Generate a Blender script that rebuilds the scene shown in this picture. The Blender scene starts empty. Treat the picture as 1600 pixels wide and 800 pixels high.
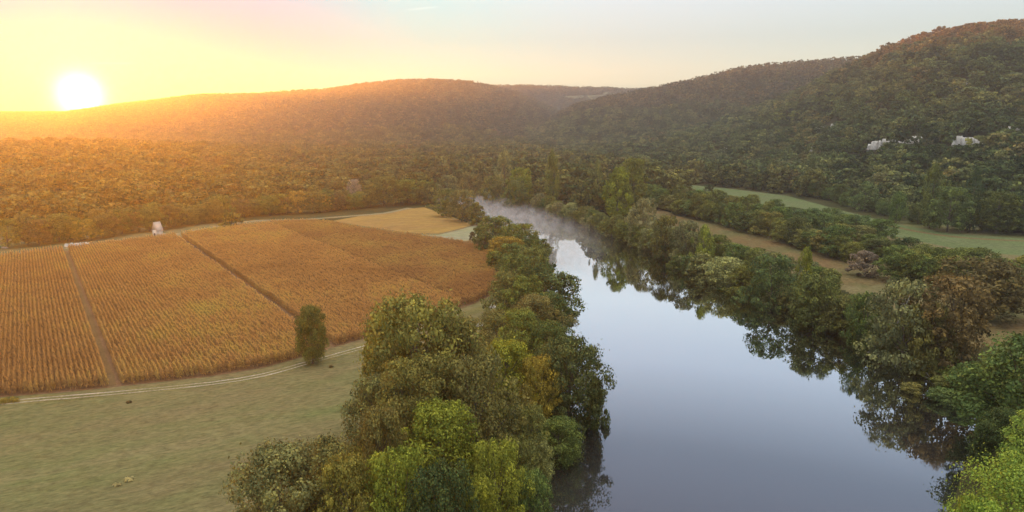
import bpy, math, random
import numpy as np
from mathutils import Vector
from mathutils.geometry import tessellate_polygon
R = math.radians
rng = np.random.default_rng(7)
random.seed(7)
SC = bpy.context.scene
COL = SC.collection

# ------------------------------------------------------------------ camera
CAMZ, F, PITCH = 50.0, 1081.0, R(11)
cp, sp = math.cos(PITCH), math.sin(PITCH)
cam = bpy.data.cameras.new('camera'); co = bpy.data.objects.new('camera', cam); COL.objects.link(co)
co.location = (0, 0, CAMZ); co.rotation_euler = (R(79), 0, 0)
cam.angle = 2 * math.atan(800 / F); cam.clip_start = .5; cam.clip_end = 30000
SC.camera = co

def ray(x, y):
    a, b = x - 800, 400 - y
    return a, F * cp + b * sp, b * cp - F * sp
def G(x, y, z=3.0):
    X, Y, Z = ray(x, y); t = (z - CAMZ) / Z
    return X * t, Y * t
def GP(pts, z=3.0): return np.array([G(x, y, z) for x, y in pts])

# ------------------------------------------------------------------ materials
def newmat(name):
    m = bpy.data.materials.new(name); m.use_nodes = True
    nt = m.node_tree
    for n in list(nt.nodes):
        if n.type != 'OUTPUT_MATERIAL': nt.nodes.remove(n)
    return m, nt, nt.nodes, nt.links, [n for n in nt.nodes if n.type == 'OUTPUT_MATERIAL'][0]
def ramp(ns, stops):
    r = ns.new('ShaderNodeValToRGB'); e = r.color_ramp.elements
    while len(e) < len(stops): e.new(.5)
    for k, (p, c) in enumerate(stops): e[k].position = p; e[k].color = (*c, 1)
    return r
def noise(ns, ls, scale, detail=4, rough=.6, coord=None, vec=None):
    n = ns.new('ShaderNodeTexNoise'); n.inputs['Scale'].default_value = scale
    n.inputs['Detail'].default_value = detail; n.inputs['Roughness'].default_value = rough
    if vec is not None: ls.new(vec, n.inputs['Vector'])
    return n
def mixc(ns, ls, a, b, f, mode='MIX'):
    m = ns.new('ShaderNodeMix'); m.data_type = 'RGBA'; m.blend_type = mode
    for s, v in ((m.inputs[6], a), (m.inputs[7], b), (m.inputs[0], f)):
        if hasattr(v, 'is_linked') or hasattr(v, 'node'): ls.new(v, s)
        elif isinstance(v, (int, float)): s.default_value = v
        else: s.default_value = (*v, 1)
    return m.outputs[2]

def ground_mat(name, stops, scale, scale2=None, tint=None, bump=.3, bscale=3.0, bdist=.3, stretch=None):
    m, nt, ns, ls, out = newmat(name)
    g = ns.new('ShaderNodeNewGeometry'); vec = g.outputs['Position']
    if stretch:
        mp = ns.new('ShaderNodeMapping'); mp.vector_type = 'TEXTURE'
        mp.inputs['Rotation'].default_value = (0, 0, stretch[0]); mp.inputs['Scale'].default_value = (stretch[1], 1, 1)
        ls.new(vec, mp.inputs['Vector']); vec = mp.outputs[0]
    n = noise(ns, ls, scale, 6, .65, vec=vec); r = ramp(ns, stops); ls.new(n.outputs[0], r.inputs[0])
    c = r.outputs[0]
    if scale2:
        n2 = noise(ns, ls, scale2, 5, .7, vec=vec)
        r2 = ramp(ns, [(.35, (0, 0, 0)), (.65, (1, 1, 1))]); ls.new(n2.outputs[0], r2.inputs[0])
        c = mixc(ns, ls, c, tint, r2.outputs[0])
    n3 = noise(ns, ls, bscale, 6, .75, vec=vec)
    r3 = ramp(ns, [(.34, (.62, .62, .62)), (.66, (1.36, 1.34, 1.3))]); ls.new(n3.outputs[0], r3.inputs[0])
    c = mixc(ns, ls, c, r3.outputs[0], 1.0, 'MULTIPLY')
    b = ns.new('ShaderNodeBump'); b.inputs['Strength'].default_value = bump; b.inputs['Distance'].default_value = bdist
    ls.new(n3.outputs[0], b.inputs['Height'])
    p = ns.new('ShaderNodeBsdfDiffuse'); ls.new(c, p.inputs[0]); ls.new(b.outputs[0], p.inputs['Normal'])
    ls.new(p.outputs[0], out.inputs[0])
    return m

def leaf_mat(name, mode, stops=None, transl=.22):
    """mode 'object': colour of the tree object; 'place': colour varies from tree to tree with where it stands"""
    m, nt, ns, ls, out = newmat(name)
    oi = ns.new('ShaderNodeObjectInfo')
    if mode == 'object': c = oi.outputs['Color']
    else:
        n = noise(ns, ls, .022 if 'maize' in name else .012, 4, .75, vec=oi.outputs['Location'])
        ad = ns.new('ShaderNodeMath'); ad.operation = 'MULTIPLY_ADD'; ls.new(oi.outputs['Random'], ad.inputs[0])
        ad.inputs[1].default_value = .34 if 'maize' not in name else .12; ls.new(n.outputs[0], ad.inputs[2])
        sb = ns.new('ShaderNodeMath'); sb.operation = 'SUBTRACT'; ls.new(ad.outputs[0], sb.inputs[0]); sb.inputs[1].default_value = .17 if 'maize' not in name else .06
        r = ramp(ns, stops); ls.new(sb.outputs[0], r.inputs[0]); c = r.outputs[0]
        if 'maize' not in name:     # every tree has its own tone
            r0 = ramp(ns, [(0, (.62, .66, .66)), (.5, (.98, .98, .98)), (.85, (1.25, 1.22, 1.1)), (1, (1.6, 1.5, 1.2))]); ls.new(oi.outputs['Random'], r0.inputs[0])
            c = mixc(ns, ls, c, r0.outputs[0], .35 if name == 'valley_leaves' else 1.0, 'MULTIPLY')
        if name == 'hill_leaves':   # orange hilltop: low sunlight painted into the crowns, partly turned oaks
            sx = ns.new('ShaderNodeSeparateXYZ'); ls.new(oi.outputs['Location'], sx.inputs[0])
            m1 = ns.new('ShaderNodeMath'); m1.operation = 'MULTIPLY_ADD'; ls.new(n.outputs[0], m1.inputs[0]); m1.inputs[1].default_value = 90; ls.new(sx.outputs['Z'], m1.inputs[2])
            m2 = ns.new('ShaderNodeMapRange'); ls.new(m1.outputs[0], m2.inputs[0]); m2.inputs[1].default_value = 148; m2.inputs[2].default_value = 172; m2.inputs[4].default_value = .85
            c = mixc(ns, ls, c, (.34, .18, .06), m2.outputs[0])
    a = ns.new('ShaderNodeAttribute'); a.attribute_name = 'v'
    r = ramp(ns, [(0, (.48, .53, .55)), (.5, (1, 1, 1)), (1, (1.75, 1.6, 1.15))]); ls.new(a.outputs['Fac'], r.inputs[0])
    c = mixc(ns, ls, c, r.outputs[0], 1.0, 'MULTIPLY')
    d = ns.new('ShaderNodeBsdfDiffuse'); ls.new(c, d.inputs[0])
    t = ns.new('ShaderNodeBsdfTranslucent'); ls.new(c, t.inputs[0])
    mx = ns.new('ShaderNodeMixShader'); mx.inputs[0].default_value = transl
    ls.new(d.outputs[0], mx.inputs[1]); ls.new(t.outputs[0], mx.inputs[2])
    ls.new(mx.outputs[0], out.inputs[0])
    return m

def plain(name, col, rough=.9, var=.25, scale=4.0):
    m, nt, ns, ls, out = newmat(name)
    g = ns.new('ShaderNodeTexCoord')
    n = noise(ns, ls, scale, 6, .7, vec=g.outputs['Object'])
    r = ramp(ns, [(.3, tuple(v * (1 - var) for v in col)), (.7, tuple(min(1, v * (1 + var)) for v in col))])
    ls.new(n.outputs[0], r.inputs[0])
    p = ns.new('ShaderNodeBsdfPrincipled'); p.inputs['Roughness'].default_value = rough
    ls.new(r.outputs[0], p.inputs['Base Color'])
    b = ns.new('ShaderNodeBump'); b.inputs['Strength'].default_value = .4; b.inputs['Distance'].default_value = .1
    ls.new(n.outputs[0], b.inputs['Height']); ls.new(b.outputs[0], p.inputs['Normal'])
    ls.new(p.outputs[0], out.inputs[0])
    return m

M = {}
M['meadow'] = ground_mat('meadow_grass', [(.32, (.075, .12, .038)), (.5, (.115, .14, .05)), (.66, (.175, .155, .075))], .045, .02, (.185, .135, .075), .7, 2.2, .3, (R(25), 3.0))
M['floor'] = ground_mat('woodland_floor', [(.3, (.035, .04, .018)), (.7, (.07, .065, .03))], .05, None, None, .5, 1.0, .3)
M['soil'] = ground_mat('field_soil', [(.3, (.15, .09, .05)), (.7, (.22, .135, .08))], .1, None, None, .5, 2.0, .2)
M['dirt'] = ground_mat('lane_dirt', [(.3, (.13, .085, .042)), (.7, (.19, .13, .065))], .2, None, None, .5, 2.0, .2)
M['rut'] = ground_mat('track_gravel', [(.3, (.26, .22, .16)), (.7, (.38, .33, .26))], .5, None, None, .3, 2.0, .1)
M['verge'] = ground_mat('verge_grass', [(.3, (.10, .10, .04)), (.7, (.2, .17, .07))], .2, None, None, .8, 2.0, .3)
M['stubble'] = ground_mat('stubble_field', [(.3, (.26, .175, .05)), (.6, (.32, .225, .065)), (.8, (.25, .15, .06))], .04, .03, (.24, .14, .06), .5, 1.5, .3, (R(20), 6))
M['mown'] = ground_mat('mown_grass', [(.3, (.17, .19, .09)), (.7, (.26, .25, .14))], .04, .06, (.28, .25, .18), .3, 1.5, .2, (R(-12), 5))
M['pasture'] = ground_mat('pasture_grass', [(.3, (.085, .12, .045)), (.7, (.13, .165, .07))], .02, .05, (.12, .135, .065), .3, .8, .2)
M['dry'] = ground_mat('dry_grass', [(.3, (.14, .085, .042)), (.7, (.19, .125, .06))], .03, .05, (.12, .115, .05), .8, .9, .4)
M['farfield'] = ground_mat('far_field', [(.3, (.13, .14, .08)), (.7, (.19, .19, .11))], .01, None, None, .3, .3, .3)
M['leaf'] = leaf_mat('leaves', 'object')
M['hillleaf'] = leaf_mat('hill_leaves', 'place', [(.2, (.05, .08, .035)), (.36, (.085, .115, .045)), (.52, (.115, .15, .06)), (.66, (.155, .17, .075)), (.8, (.145, .12, .06)), (.9, (.11, .09, .07))])
M['farleaf'] = leaf_mat('far_hill_leaves', 'place', [(.25, (.05, .075, .035)), (.5, (.09, .11, .05)), (.7, (.14, .12, .06)), (.85, (.09, .08, .06))])
M['valleyleaf'] = leaf_mat('valley_leaves', 'place', [(.25, (.06, .085, .035)), (.45, (.115, .13, .045)), (.6, (.165, .16, .055)), (.8, (.125, .095, .05))])
M['bark'] = plain('bark', (.13, .10, .075), .95, .35, 6)
M['palebark'] = plain('pale_bark', (.35, .33, .28), .9, .3, 6)
M['corn'] = leaf_mat('maize_leaves', 'place', [(.2, (.28, .15, .065)), (.4, (.38, .215, .09)), (.52, (.44, .26, .11)), (.64, (.46, .32, .11)), (.8, (.40, .35, .11))], .4)
M['redcorn'] = leaf_mat('reddish_maize_leaves', 'place', [(.2, (.24, .13, .065)), (.45, (.34, .19, .085)), (.6, (.40, .26, .10)), (.8, (.38, .31, .10))], .4)
M['rock'] = plain('limestone', (.46, .44, .40), .9, .45, .5)
M['plaster'] = plain('pale_plaster', (.62, .55, .46), .9, .15, 2)
M['tile'] = plain('clay_tiles', (.30, .17, .10), .9, .25, 6)
M['door'] = plain('dark_wood', (.05, .035, .025), .7, .2, 6)
M['slate'] = plain('stone_slates', (.40, .33, .27), .9, .2, 6)

m, nt, ns, ls, out = newmat('river_water')
p = ns.new('ShaderNodeBsdfPrincipled'); p.inputs['Base Color'].default_value = (.010, .009, .008, 1)
p.inputs['Roughness'].default_value = .6; p.inputs['IOR'].default_value = 1.33
g = ns.new('ShaderNodeNewGeometry')
n1 = noise(ns, ls, .9, 3, .5, vec=g.outputs['Position']); n2 = noise(ns, ls, .06, 3, .5, vec=g.outputs['Position'])
mm = ns.new('ShaderNodeMath'); mm.operation = 'MULTIPLY'; ls.new(n1.outputs[0], mm.inputs[0]); ls.new(n2.outputs[0], mm.inputs[1])
b = ns.new('ShaderNodeBump'); b.inputs['Strength'].default_value = .02; b.inputs['Distance'].default_value = .12
ls.new(mm.outputs[0], b.inputs['Height']); ls.new(b.outputs[0], p.inputs['Normal'])
gl = ns.new('ShaderNodeBsdfGlossy'); gl.inputs['Roughness'].default_value = .012; ls.new(b.outputs[0], gl.inputs['Normal'])
lw = ns.new('ShaderNodeLayerWeight'); lw.inputs[0].default_value = .5
fr = ramp(ns, [(0, (.05,) * 3), (.35, (.14,) * 3), (.48, (.33,) * 3), (.57, (.52,) * 3), (.67, (.88,) * 3), (.79, (1,) * 3)]); ls.new(lw.outputs['Facing'], fr.inputs[0])
rr_ = ns.new('ShaderNodeMapRange'); rr_.inputs[1].default_value = .45; rr_.inputs[2].default_value = .62; rr_.inputs[3].default_value = .008; rr_.inputs[4].default_value = .05; ls.new(n2.outputs[0], rr_.inputs[0]); ls.new(rr_.outputs[0], gl.inputs['Roughness'])
mw = ns.new('ShaderNodeMixShader'); ls.new(fr.outputs[0], mw.inputs[0]); ls.new(p.outputs[0], mw.inputs[1]); ls.new(gl.outputs[0], mw.inputs[2]); ls.new(mw.outputs[0], out.inputs[0])
M['water'] = m

# ------------------------------------------------------------------ mesh helpers
def mesh_np(name, V, Q, mat, v=None, smooth=False):
    """V (n,3); Q (m,k) faces of equal size; v per-face value"""
    me = bpy.data.meshes.new(name)
    V = np.asarray(V, np.float32); Q = np.asarray(Q, np.int32); k = Q.shape[1]
    me.vertices.add(len(V)); me.vertices.foreach_set('co', V.ravel())
    me.loops.add(Q.size); me.loops.foreach_set('vertex_index', Q.ravel())
    me.polygons.add(len(Q)); me.polygons.foreach_set('loop_start', np.arange(0, Q.size, k, dtype=np.int32))
    me.polygons.foreach_set('loop_total', np.full(len(Q), k, np.int32))
    if smooth: me.polygons.foreach_set('use_smooth', np.ones(len(Q), bool))
    me.update(calc_edges=True)
    if v is not None:
        a = me.attributes.new('v', 'FLOAT', 'FACE'); a.data.foreach_set('value', np.asarray(v, np.float32))
    if mat: me.materials.append(mat)
    return me
def obj(name, me, parent=None, loc=(0, 0, 0)):
    o = bpy.data.objects.new(name, me); COL.objects.link(o); o.location = loc
    if parent is not None: o.parent = parent
    return o
def tag(o, label=None, cat=None, group=None, kind=None):
    if label: o['label'] = label
    if cat: o['category'] = cat
    if group: o['group'] = group
    if kind: o['kind'] = kind
    return o
def tube(pts, rad, n=7):
    """tapered tube through pts -> (V, quads)"""
    pts = np.asarray(pts, float); V = []; Q = []
    for i, p_ in enumerate(pts):
        d = pts[min(i + 1, len(pts) - 1)] - pts[max(i - 1, 0)]; d = d / (np.linalg.norm(d) + 1e-9)
        a = np.cross(d, (0.3, 1, .1) if abs(d[1]) < .9 else (1, 0, 0)); a /= np.linalg.norm(a); b_ = np.cross(d, a)
        for k in range(n):
            t = 2 * math.pi * k / n; V.append(p_ + rad[i] * (math.cos(t) * a + math.sin(t) * b_))
    for i in range(len(pts) - 1):
        for k in range(n):
            Q.append((i * n + k, i * n + (k + 1) % n, (i + 1) * n + (k + 1) % n, (i + 1) * n + k))
    return np.array(V), np.array(Q)
def join(parts):
    V = []; Q = []; o = 0
    for v, q in parts: V.append(v); Q.append(q + o); o += len(v)
    return np.vstack(V), np.vstack(Q)

# ------------------------------------------------------------------ terrain function
_s = np.random.default_rng(3)
WV = [(_s.uniform(0, 2 * math.pi), _s.uniform(0, 6.28)) for _ in range(24)]
def waves(x, y, L, k0=0, n=6):
    s = 0
    for i in range(n):
        a, ph = WV[(k0 + i) % 24]; l = L * (.6 + .25 * i)
        s = s + np.sin((x * math.cos(a) + y * math.sin(a)) * 2 * math.pi / l + ph)
    return s / n
def layer(pts, th):
    """pts: (px, crest_py, crest distance, foot distance) -> arrays over u"""
    a = []
    for x, y, yc, yf in pts:
        if yc > 1700: yc, yf = yc * .7, max(yf * .7, 800)
        X, Y, Z = ray(x, y); a.append((X / Y, CAMZ + Z / Y * yc - th, yc, yf))
    return np.array(sorted(a))
LAY = {
 'right': (layer([(2300, 62, 560, 200), (1900, 50, 640, 240), (1600, 40, 740, 292), (1540, 43, 760, 310), (1500, 50, 780, 325), (1450, 60, 810, 345), (1400, 75, 840, 375), (1360, 92, 860, 400), (1300, 118, 900, 430),
            (1250, 143, 950, 460), (1200, 163, 1000, 500), (1150, 182, 1060, 540), (1100, 194, 1120, 575), (1050, 203, 1180, 610), (1000, 209, 1240, 650), (950, 216, 1300, 690), (900, 226, 1350, 760), (860, 234, 1400, 850), (820, 242, 1450, 1100)], 9), 1.0),
 'second': (layer([(2300, 90, 1700, 1200), (1600, 88, 1750, 1200), (1350, 92, 1800, 1200), (1290, 93, 1800, 1200), (1250, 97, 1830, 1200), (1200, 101, 1880, 1250), (1150, 108, 1930, 1300), (1100, 120, 2000, 1350), (1050, 131, 2080, 1400), (1010, 139, 2150, 1450), (950, 150, 2200, 1500), (900, 163, 2250, 1550), (860, 182, 2300, 1600), (830, 200, 2300, 1600)], 9), 1.0),
 'centre': (layer([(-700, 178, 3300, 1900), (0, 176, 3200, 1700), (100, 176, 3150, 1650), (170, 166, 3100, 1600), (250, 156, 3050, 1600), (300, 150, 3000, 1600), (400, 147, 2950, 1600), (500, 142, 2900, 1600), (560, 133, 2850, 1600), (620, 127, 2800, 1600),
            (680, 125, 2750, 1600), (720, 128, 2750, 1600), (760, 133, 2800, 1650), (800, 143, 2850, 1700), (850, 162, 2900, 1750), (890, 185, 2900, 1800), (930, 210, 2900, 1800)], 8), 1.0),
 'back': (layer([(600, 160, 3500, 3300), (700, 145, 3500, 3200), (780, 133, 3500, 3000), (850, 134, 3500, 2900), (900, 137, 3500, 2800), (960, 139, 3500, 2800), (1010, 140, 3500, 2800), (1100, 143, 3500, 2800), (1400, 150, 3500, 3000)], 6), 1.0),
 'leftwood': (layer([(-900, 215, 620, 230), (0, 232, 640, 300), (150, 232, 640, 300), (300, 238, 640, 320), (400, 250, 640, 350), (470, 264, 640, 390), (540, 280, 640, 430), (600, 296, 620, 460), (650, 306, 600, 500)], 9), .85),
}
def S(t): t = np.clip(t, 0, 1); return .5 * t * t * (3 - 2 * t) + .5 * np.sin(math.pi / 2 * t) ** 1.3
def smoothstep(a, b_, x): t = np.clip((x - a) / (b_ - a), 0, 1); return t * t * (3 - 2 * t)
RIVER_R = [(1430, 1100), (1455, 880), (1490, 790), (1512, 720), (1528, 670), (1522, 632), (1492, 602), (1440, 566), (1400, 545), (1350, 520), (1290, 496), (1240, 474), (1180, 450), (1130, 434), (1080, 417), (1030, 395), (985, 376), (930, 357), (870, 338), (820, 323), (770, 312), (720, 304), (690, 300), (640, 294), (560, 290)]
RIVER_L = [(560, 300), (640, 306), (690, 319), (728, 330), (762, 347), (795, 368), (822, 400), (842, 440), (860, 480), (874, 530), (880, 590), (866, 650), (842, 700), (812, 760), (778, 840), (740, 1100)]
RIV = GP(RIVER_R + RIVER_L, 0.0)
def poly_sd(x, y, P):
    x = np.asarray(x, float); y = np.asarray(y, float)
    d = np.full(x.shape, 1e9); ins = np.zeros(x.shape, bool); n = len(P)
    for i in range(n):
        ax, ay = P[i]; bx, by = P[(i + 1) % n]; ex, ey = bx - ax, by - ay
        t = np.clip(((x - ax) * ex + (y - ay) * ey) / (ex * ex + ey * ey + 1e-9), 0, 1)
        d = np.minimum(d, np.hypot(x - ax - t * ex, y - ay - t * ey))
        c = ((ay > y) != (by > y)) & (x < (bx - ax) * (y - ay) / (by - ay + 1e-12) + ax)
        ins ^= c
    return np.where(ins, -d, d)
def Hill(x, y):
    x = np.asarray(x, float); y = np.maximum(np.asarray(y, float), 5); u = x / y; h = np.zeros(x.shape)
    for k, (L, _) in LAY.items():
        zc = np.interp(u, L[:, 0], L[:, 1], left=(L[0, 1] if k != 'right' and k != 'second' and k != 'back' else 3), right=(L[-1, 1] if k in ('right', 'second') else 3))
        yc = np.interp(u, L[:, 0], L[:, 2]); yf = np.interp(u, L[:, 0], L[:, 3])
        t = (y - yf) / (yc - yf)
        fold = 1 + .07 * waves(x, y, 170, 4 if k == 'right' else 9) * np.clip(t * (1 - np.clip(t, 0, 1)) * 4, 0, 1)
        up = S(t) * fold
        dn = 1 - .45 * smoothstep(0, 1.3, t - 1) if k != 'leftwood' else 1 - smoothstep(0, 1.0, t - 1)
        hk = np.maximum(zc - 3, 0) * np.where(t <= 1, up, dn)
        h = np.maximum(h, hk)
    return np.where(h > 158, 158 + (h - 158) * .3, h)
def H(x, y):
    d = poly_sd(x, y, RIV)
    return -2 + 5 * smoothstep(-4.5, 5.5, d) + Hill(x, y)
# terrain: grid in (u, distance), denser near the camera
us = np.tan(np.linspace(R(-51.5), R(51.5), 440)); ys = 25 * (3150 / 25) ** np.linspace(0, 1, 460)
U, Yg = np.meshgrid(us, ys); Xg = U * Yg
Zg = H(Xg, Yg)
V = np.stack([Xg, Yg, Zg], -1).reshape(-1, 3); nx = len(us)
i = np.arange(len(ys) - 1)[:, None] * nx + np.arange(nx - 1)[None]
Q = np.stack([i, i + 1, i + 1 + nx, i + nx], -1).reshape(-1, 4)
terr = mesh_np('terrain', V, Q, M['meadow'], smooth=True); terr.materials.append(M['floor'])
cx = Xg[:-1, :-1] + .01; cy = Yg[:-1, :-1]
fl = ((Hill(cx, cy) > .2) | (cy > 330)).ravel() | ((cx > -10) & (poly_sd(cx, cy, RIV) < 14)).ravel() | (poly_sd(cx, cy, RIV) < 6).ravel()
terr.polygons.foreach_set('material_index', fl.astype(np.int32)); terr.update()
tag(obj('terrain', terr), kind='structure')
# base ground that carries on to the horizon and behind the camera
gm = mesh_np('ground', [(-4000, -250, -2.6), (4000, -250, -2.6), (4000, 3150, -2.6), (-4000, 3150, -2.6)], [(0, 1, 2, 3)], M['floor'])
tag(obj('ground', gm), kind='structure')
def poly_mesh(name, P2, z, mat):
    v = [Vector((p_[0], p_[1], 0)) for p_ in P2]
    tris = tessellate_polygon([v]); vz = [(p_[0], p_[1], z) for p_ in P2]
    F_ = []
    for t in tris:
        a, b_, c = [np.array(vz[i_]) for i_ in t]
        F_.append(t if np.cross(b_ - a, c - a)[2] > 0 else (t[0], t[2], t[1]))
    return mesh_np(name, vz, F_, mat)
tag(obj('river', poly_mesh('river', GP([(x, y) for x, y in RIVER_R + RIVER_L], 0.0) * 1.0, 0.0, M['water'])), kind='structure')
# widen the water sheet under the banks
o = bpy.data.objects['river']; me = o.data
P2 = RIV.copy(); n = len(P2); off = []
for k in range(n):
    a, b_ = P2[k - 1], P2[(k + 1) % n]; d = b_ - a; d /= np.linalg.norm(d) + 1e-9
    off.append(P2[k] + 2.0 * np.array((d[1], -d[0])))
me.vertices.foreach_set('co', np.array([(q[0], q[1], 0) for q in off], np.float32).ravel()); me.update()

def sheet(name, px, mat, lift, z=3.0):
    return tag(obj(name, poly_mesh(name, GP(px, z), z + lift, mat)), kind='structure')
def smooth_line(px, step=3.0, z=3.0):
    P_ = GP(px, z); out_ = []
    n_ = len(P_)
    for k in range(n_ - 1):
        p0, p1, p2, p3 = P_[max(k - 1, 0)], P_[k], P_[k + 1], P_[min(k + 2, n_ - 1)]
        m_ = max(2, int(np.linalg.norm(p2 - p1) / step))
        for t in np.arange(m_) / m_:
            out_.append(.5 * ((2 * p1) + (-p0 + p2) * t + (2 * p0 - 5 * p1 + 4 * p2 - p3) * t * t + (-p0 + 3 * p1 - 3 * p2 + p3) * t ** 3))
    out_.append(P_[-1]); return np.array(out_)
def strip(name, line, offs, wid, mat, z, jit=.12):
    V = []; Q = []
    for o_ in offs:
        b0 = len(V)
        for k, p_ in enumerate(line):
            d = line[min(k + 1, len(line) - 1)] - line[max(k - 1, 0)]; d /= np.linalg.norm(d); nn = np.array((-d[1], d[0]))
            for s in (-.5, .5):
                q = p_ + nn * (o_ + s * wid * (1 + random.uniform(-jit, jit) * 2)); V.append((q[0], q[1], z))
            if k: Q.append((b0 + 2 * k - 2, b0 + 2 * k, b0 + 2 * k + 1, b0 + 2 * k - 1))
    me = mesh_np(name, V, [q[::-1] for q in Q], mat)
    return me
TRK = [(-260, 655), (-100, 640), (50, 625), (180, 614), (330, 599), (410, 586), (480, 567), (570, 542), (640, 521), (700, 499), (735, 488), (768, 477)]
near = smooth_line(TRK)
tag(obj('farm_track_verge', strip('farm_track_verge', near, (0,), 3.4, M['verge'], 3.012)), kind='structure')
tag(obj('farm_track', strip('farm_track', near[:-3], (-.65, .65), .36, M['rut'], 3.022, .3)), kind='structure')
far = smooth_line([(-300, 425), (0, 399), (60, 391), (120, 386), (200, 377), (250, 371), (300, 361), (350, 352), (400, 345), (470, 343), (530, 339), (600, 333), (640, 325)])
tag(obj('far_track_verge', strip('far_track_verge', far, (0,), 5.0, M['verge'], 3.014)), kind='structure')
tag(obj('far_track', strip('far_track', far, (-.9, .9), .7, M['rut'], 3.024)), kind='structure')
CORN = [(-260, 640), (-100, 630), (20, 619), (90, 614), (160, 607), (250, 597), (330, 588), (410, 575), (470, 559), (520, 543), (570, 529), (640, 508), (700, 487), (735, 477), (765, 463), (786, 445), (786, 425), (775, 405), (755, 388), (700, 380), (620, 370), (560, 360), (510, 351), (470, 349), (430, 351), (350, 361), (290, 369), (200, 381), (120, 390), (0, 404), (-300, 432)]
sheet('field_soil', CORN, M['soil'], .006)
sheet('stubble_field', [(520, 345), (560, 338), (610, 333), (640, 326), (662, 324), (700, 336), (738, 352), (715, 358), (685, 365), (640, 364), (600, 358), (560, 352)], M['stubble'], .034)
sheet('mown_grass', [(500, 347), (560, 354), (600, 360), (640, 366), (685, 367), (715, 360), (742, 352), (762, 356), (765, 372), (745, 384), (700, 379), (620, 369), (560, 359), (510, 350)], M['mown'], .018)
sheet('dry_grass_strip', [(1010, 318), (1060, 338), (1120, 352), (1200, 374), (1280, 396), (1345, 420), (1390, 440), (1350, 450), (1290, 440), (1220, 412), (1150, 392), (1090, 368), (1050, 352), (1000, 330)], M['dry'], .02)
sheet('dry_grass_clearing', [(1500, 510), (1560, 500), (1640, 494), (1700, 500), (1700, 560), (1620, 545), (1560, 540), (1505, 545)], M['dry'], .02)
sheet('green_pasture', [(1040, 292), (1080, 289), (1150, 296), (1230, 306), (1320, 330), (1400, 350), (1480, 364), (1600, 373), (1800, 385), (1800, 420), (1600, 400), (1500, 390), (1400, 370), (1300, 355), (1200, 332), (1100, 308)], M['pasture'], .02)
vl = smooth_line([(1380, 351), (1440, 363), (1500, 371), (1560, 375), (1640, 378), (1800, 384)])
tag(obj('valley_lane', strip('valley_lane', vl, (0,), 3.0, M['dirt'], 3.03)), kind='structure')

# ------------------------------------------------------------------ tree prototypes (height 1, crown about 1 wide)
def leaves(cent, rad, n, size, up=.3, squash=.8, seed=0, outward=1.0, shell=.6):
    """leaf quads in clumps. cent (k,3), rad (k,), n per clump"""
    r = np.random.default_rng(seed); k = len(cent)
    ci = np.repeat(np.arange(k), n); N = len(ci)
    d = r.normal(size=(N, 3)); d[:, 2] += up; d /= np.linalg.norm(d, axis=1)[:, None]
    rr = shell + (1 - shell) * r.random(N) ** .6; rr *= 1 + .28 * r.normal(size=N) * (r.random(N) < .3)
    off = d * (rr * rad[ci])[:, None]; off[:, 2] *= squash
    c = cent[ci] + off
    nr = d * outward + r.normal(size=(N, 3)) * .38; nr /= np.linalg.norm(nr, axis=1)[:, None]
    a = np.cross(nr, r.normal(size=(N, 3))); a /= np.linalg.norm(a, axis=1)[:, None]; b_ = np.cross(nr, a)
    s = size * (.4 + 1.3 * r.random(N) ** 1.3)[:, None]
    V = np.stack([c - a * s * .5, c + b_ * s * .34, c + a * s * .5, c - b_ * s * .34], 1).reshape(-1, 3)
    Q = np.arange(4 * N).reshape(-1, 4)
    v = np.clip(.5 + .2 * r.normal(size=N) + (.2 * r.normal(size=k))[ci], 0, 1)
    return V, Q, v
def crown_clumps(kind, k, r):
    """clump centres and radii inside a crown of unit height; width about 1"""
    C = []; Rd = []
    lob = [(r.uniform(0, 6.28), r.uniform(.2, .95), r.uniform(.12, .34) * r.choice([1, 1, -.8])) for _ in range(9)]
    while len(C) < k:
        t = r.random(); a = r.uniform(0, 6.28)
        if kind == 'broad':
            z = .12 + .88 * t; w = .5 * max(0, 1 - abs((z - .52) / .52) ** 2.4) ** .5
            q = r.random() ** .38
        elif kind == 'wide':
            z = .10 + .9 * t; w = .5 * max(0, 1 - abs((z - .45) / .57) ** 3) ** .5; q = r.random() ** .4
        elif kind == 'poplar':
            z = .08 + .92 * t; w = .5 * (math.sin(math.pi * min(1, (z ** .8))) ** .55 if z < .98 else .1) * .95; q = r.random() ** .5
        elif kind == 'column':
            z = .06 + .94 * t; w = .5 * max(.05, (1 - z ** 3)) ** .8; q = r.random() ** .5
        elif kind == 'oval':
            z = .1 + .9 * t; w = .5 * max(0, 1 - abs((z - .5) / .5) ** 2.6) ** .5; q = r.random() ** .4; lob = []
        else:  # bush
            z = .05 + .9 * t; w = .5 * max(0, 1 - (z / 1.0) ** 2.5) ** .5; q = r.random() ** .45
        for la, lz, ls_ in lob:  # uneven outline: push out / pull in
            w *= 1 + ls_ * math.cos(a - la) * math.exp(-((z - lz) / .16) ** 2 - (1 - math.cos(a - la)) * 1.5) * 1.1
        rc = r.uniform(.05, .14) * (1.15 if kind in ('wide', 'bush') else 1)
        if kind in ('poplar', 'column'): rc *= .9
        w = max(.02, w - rc * .55)
        C.append((w * q * math.cos(a), w * q * math.sin(a), min(z, .97 - rc * .5))); Rd.append(rc)
    return np.array(C), np.array(Rd)
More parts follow.
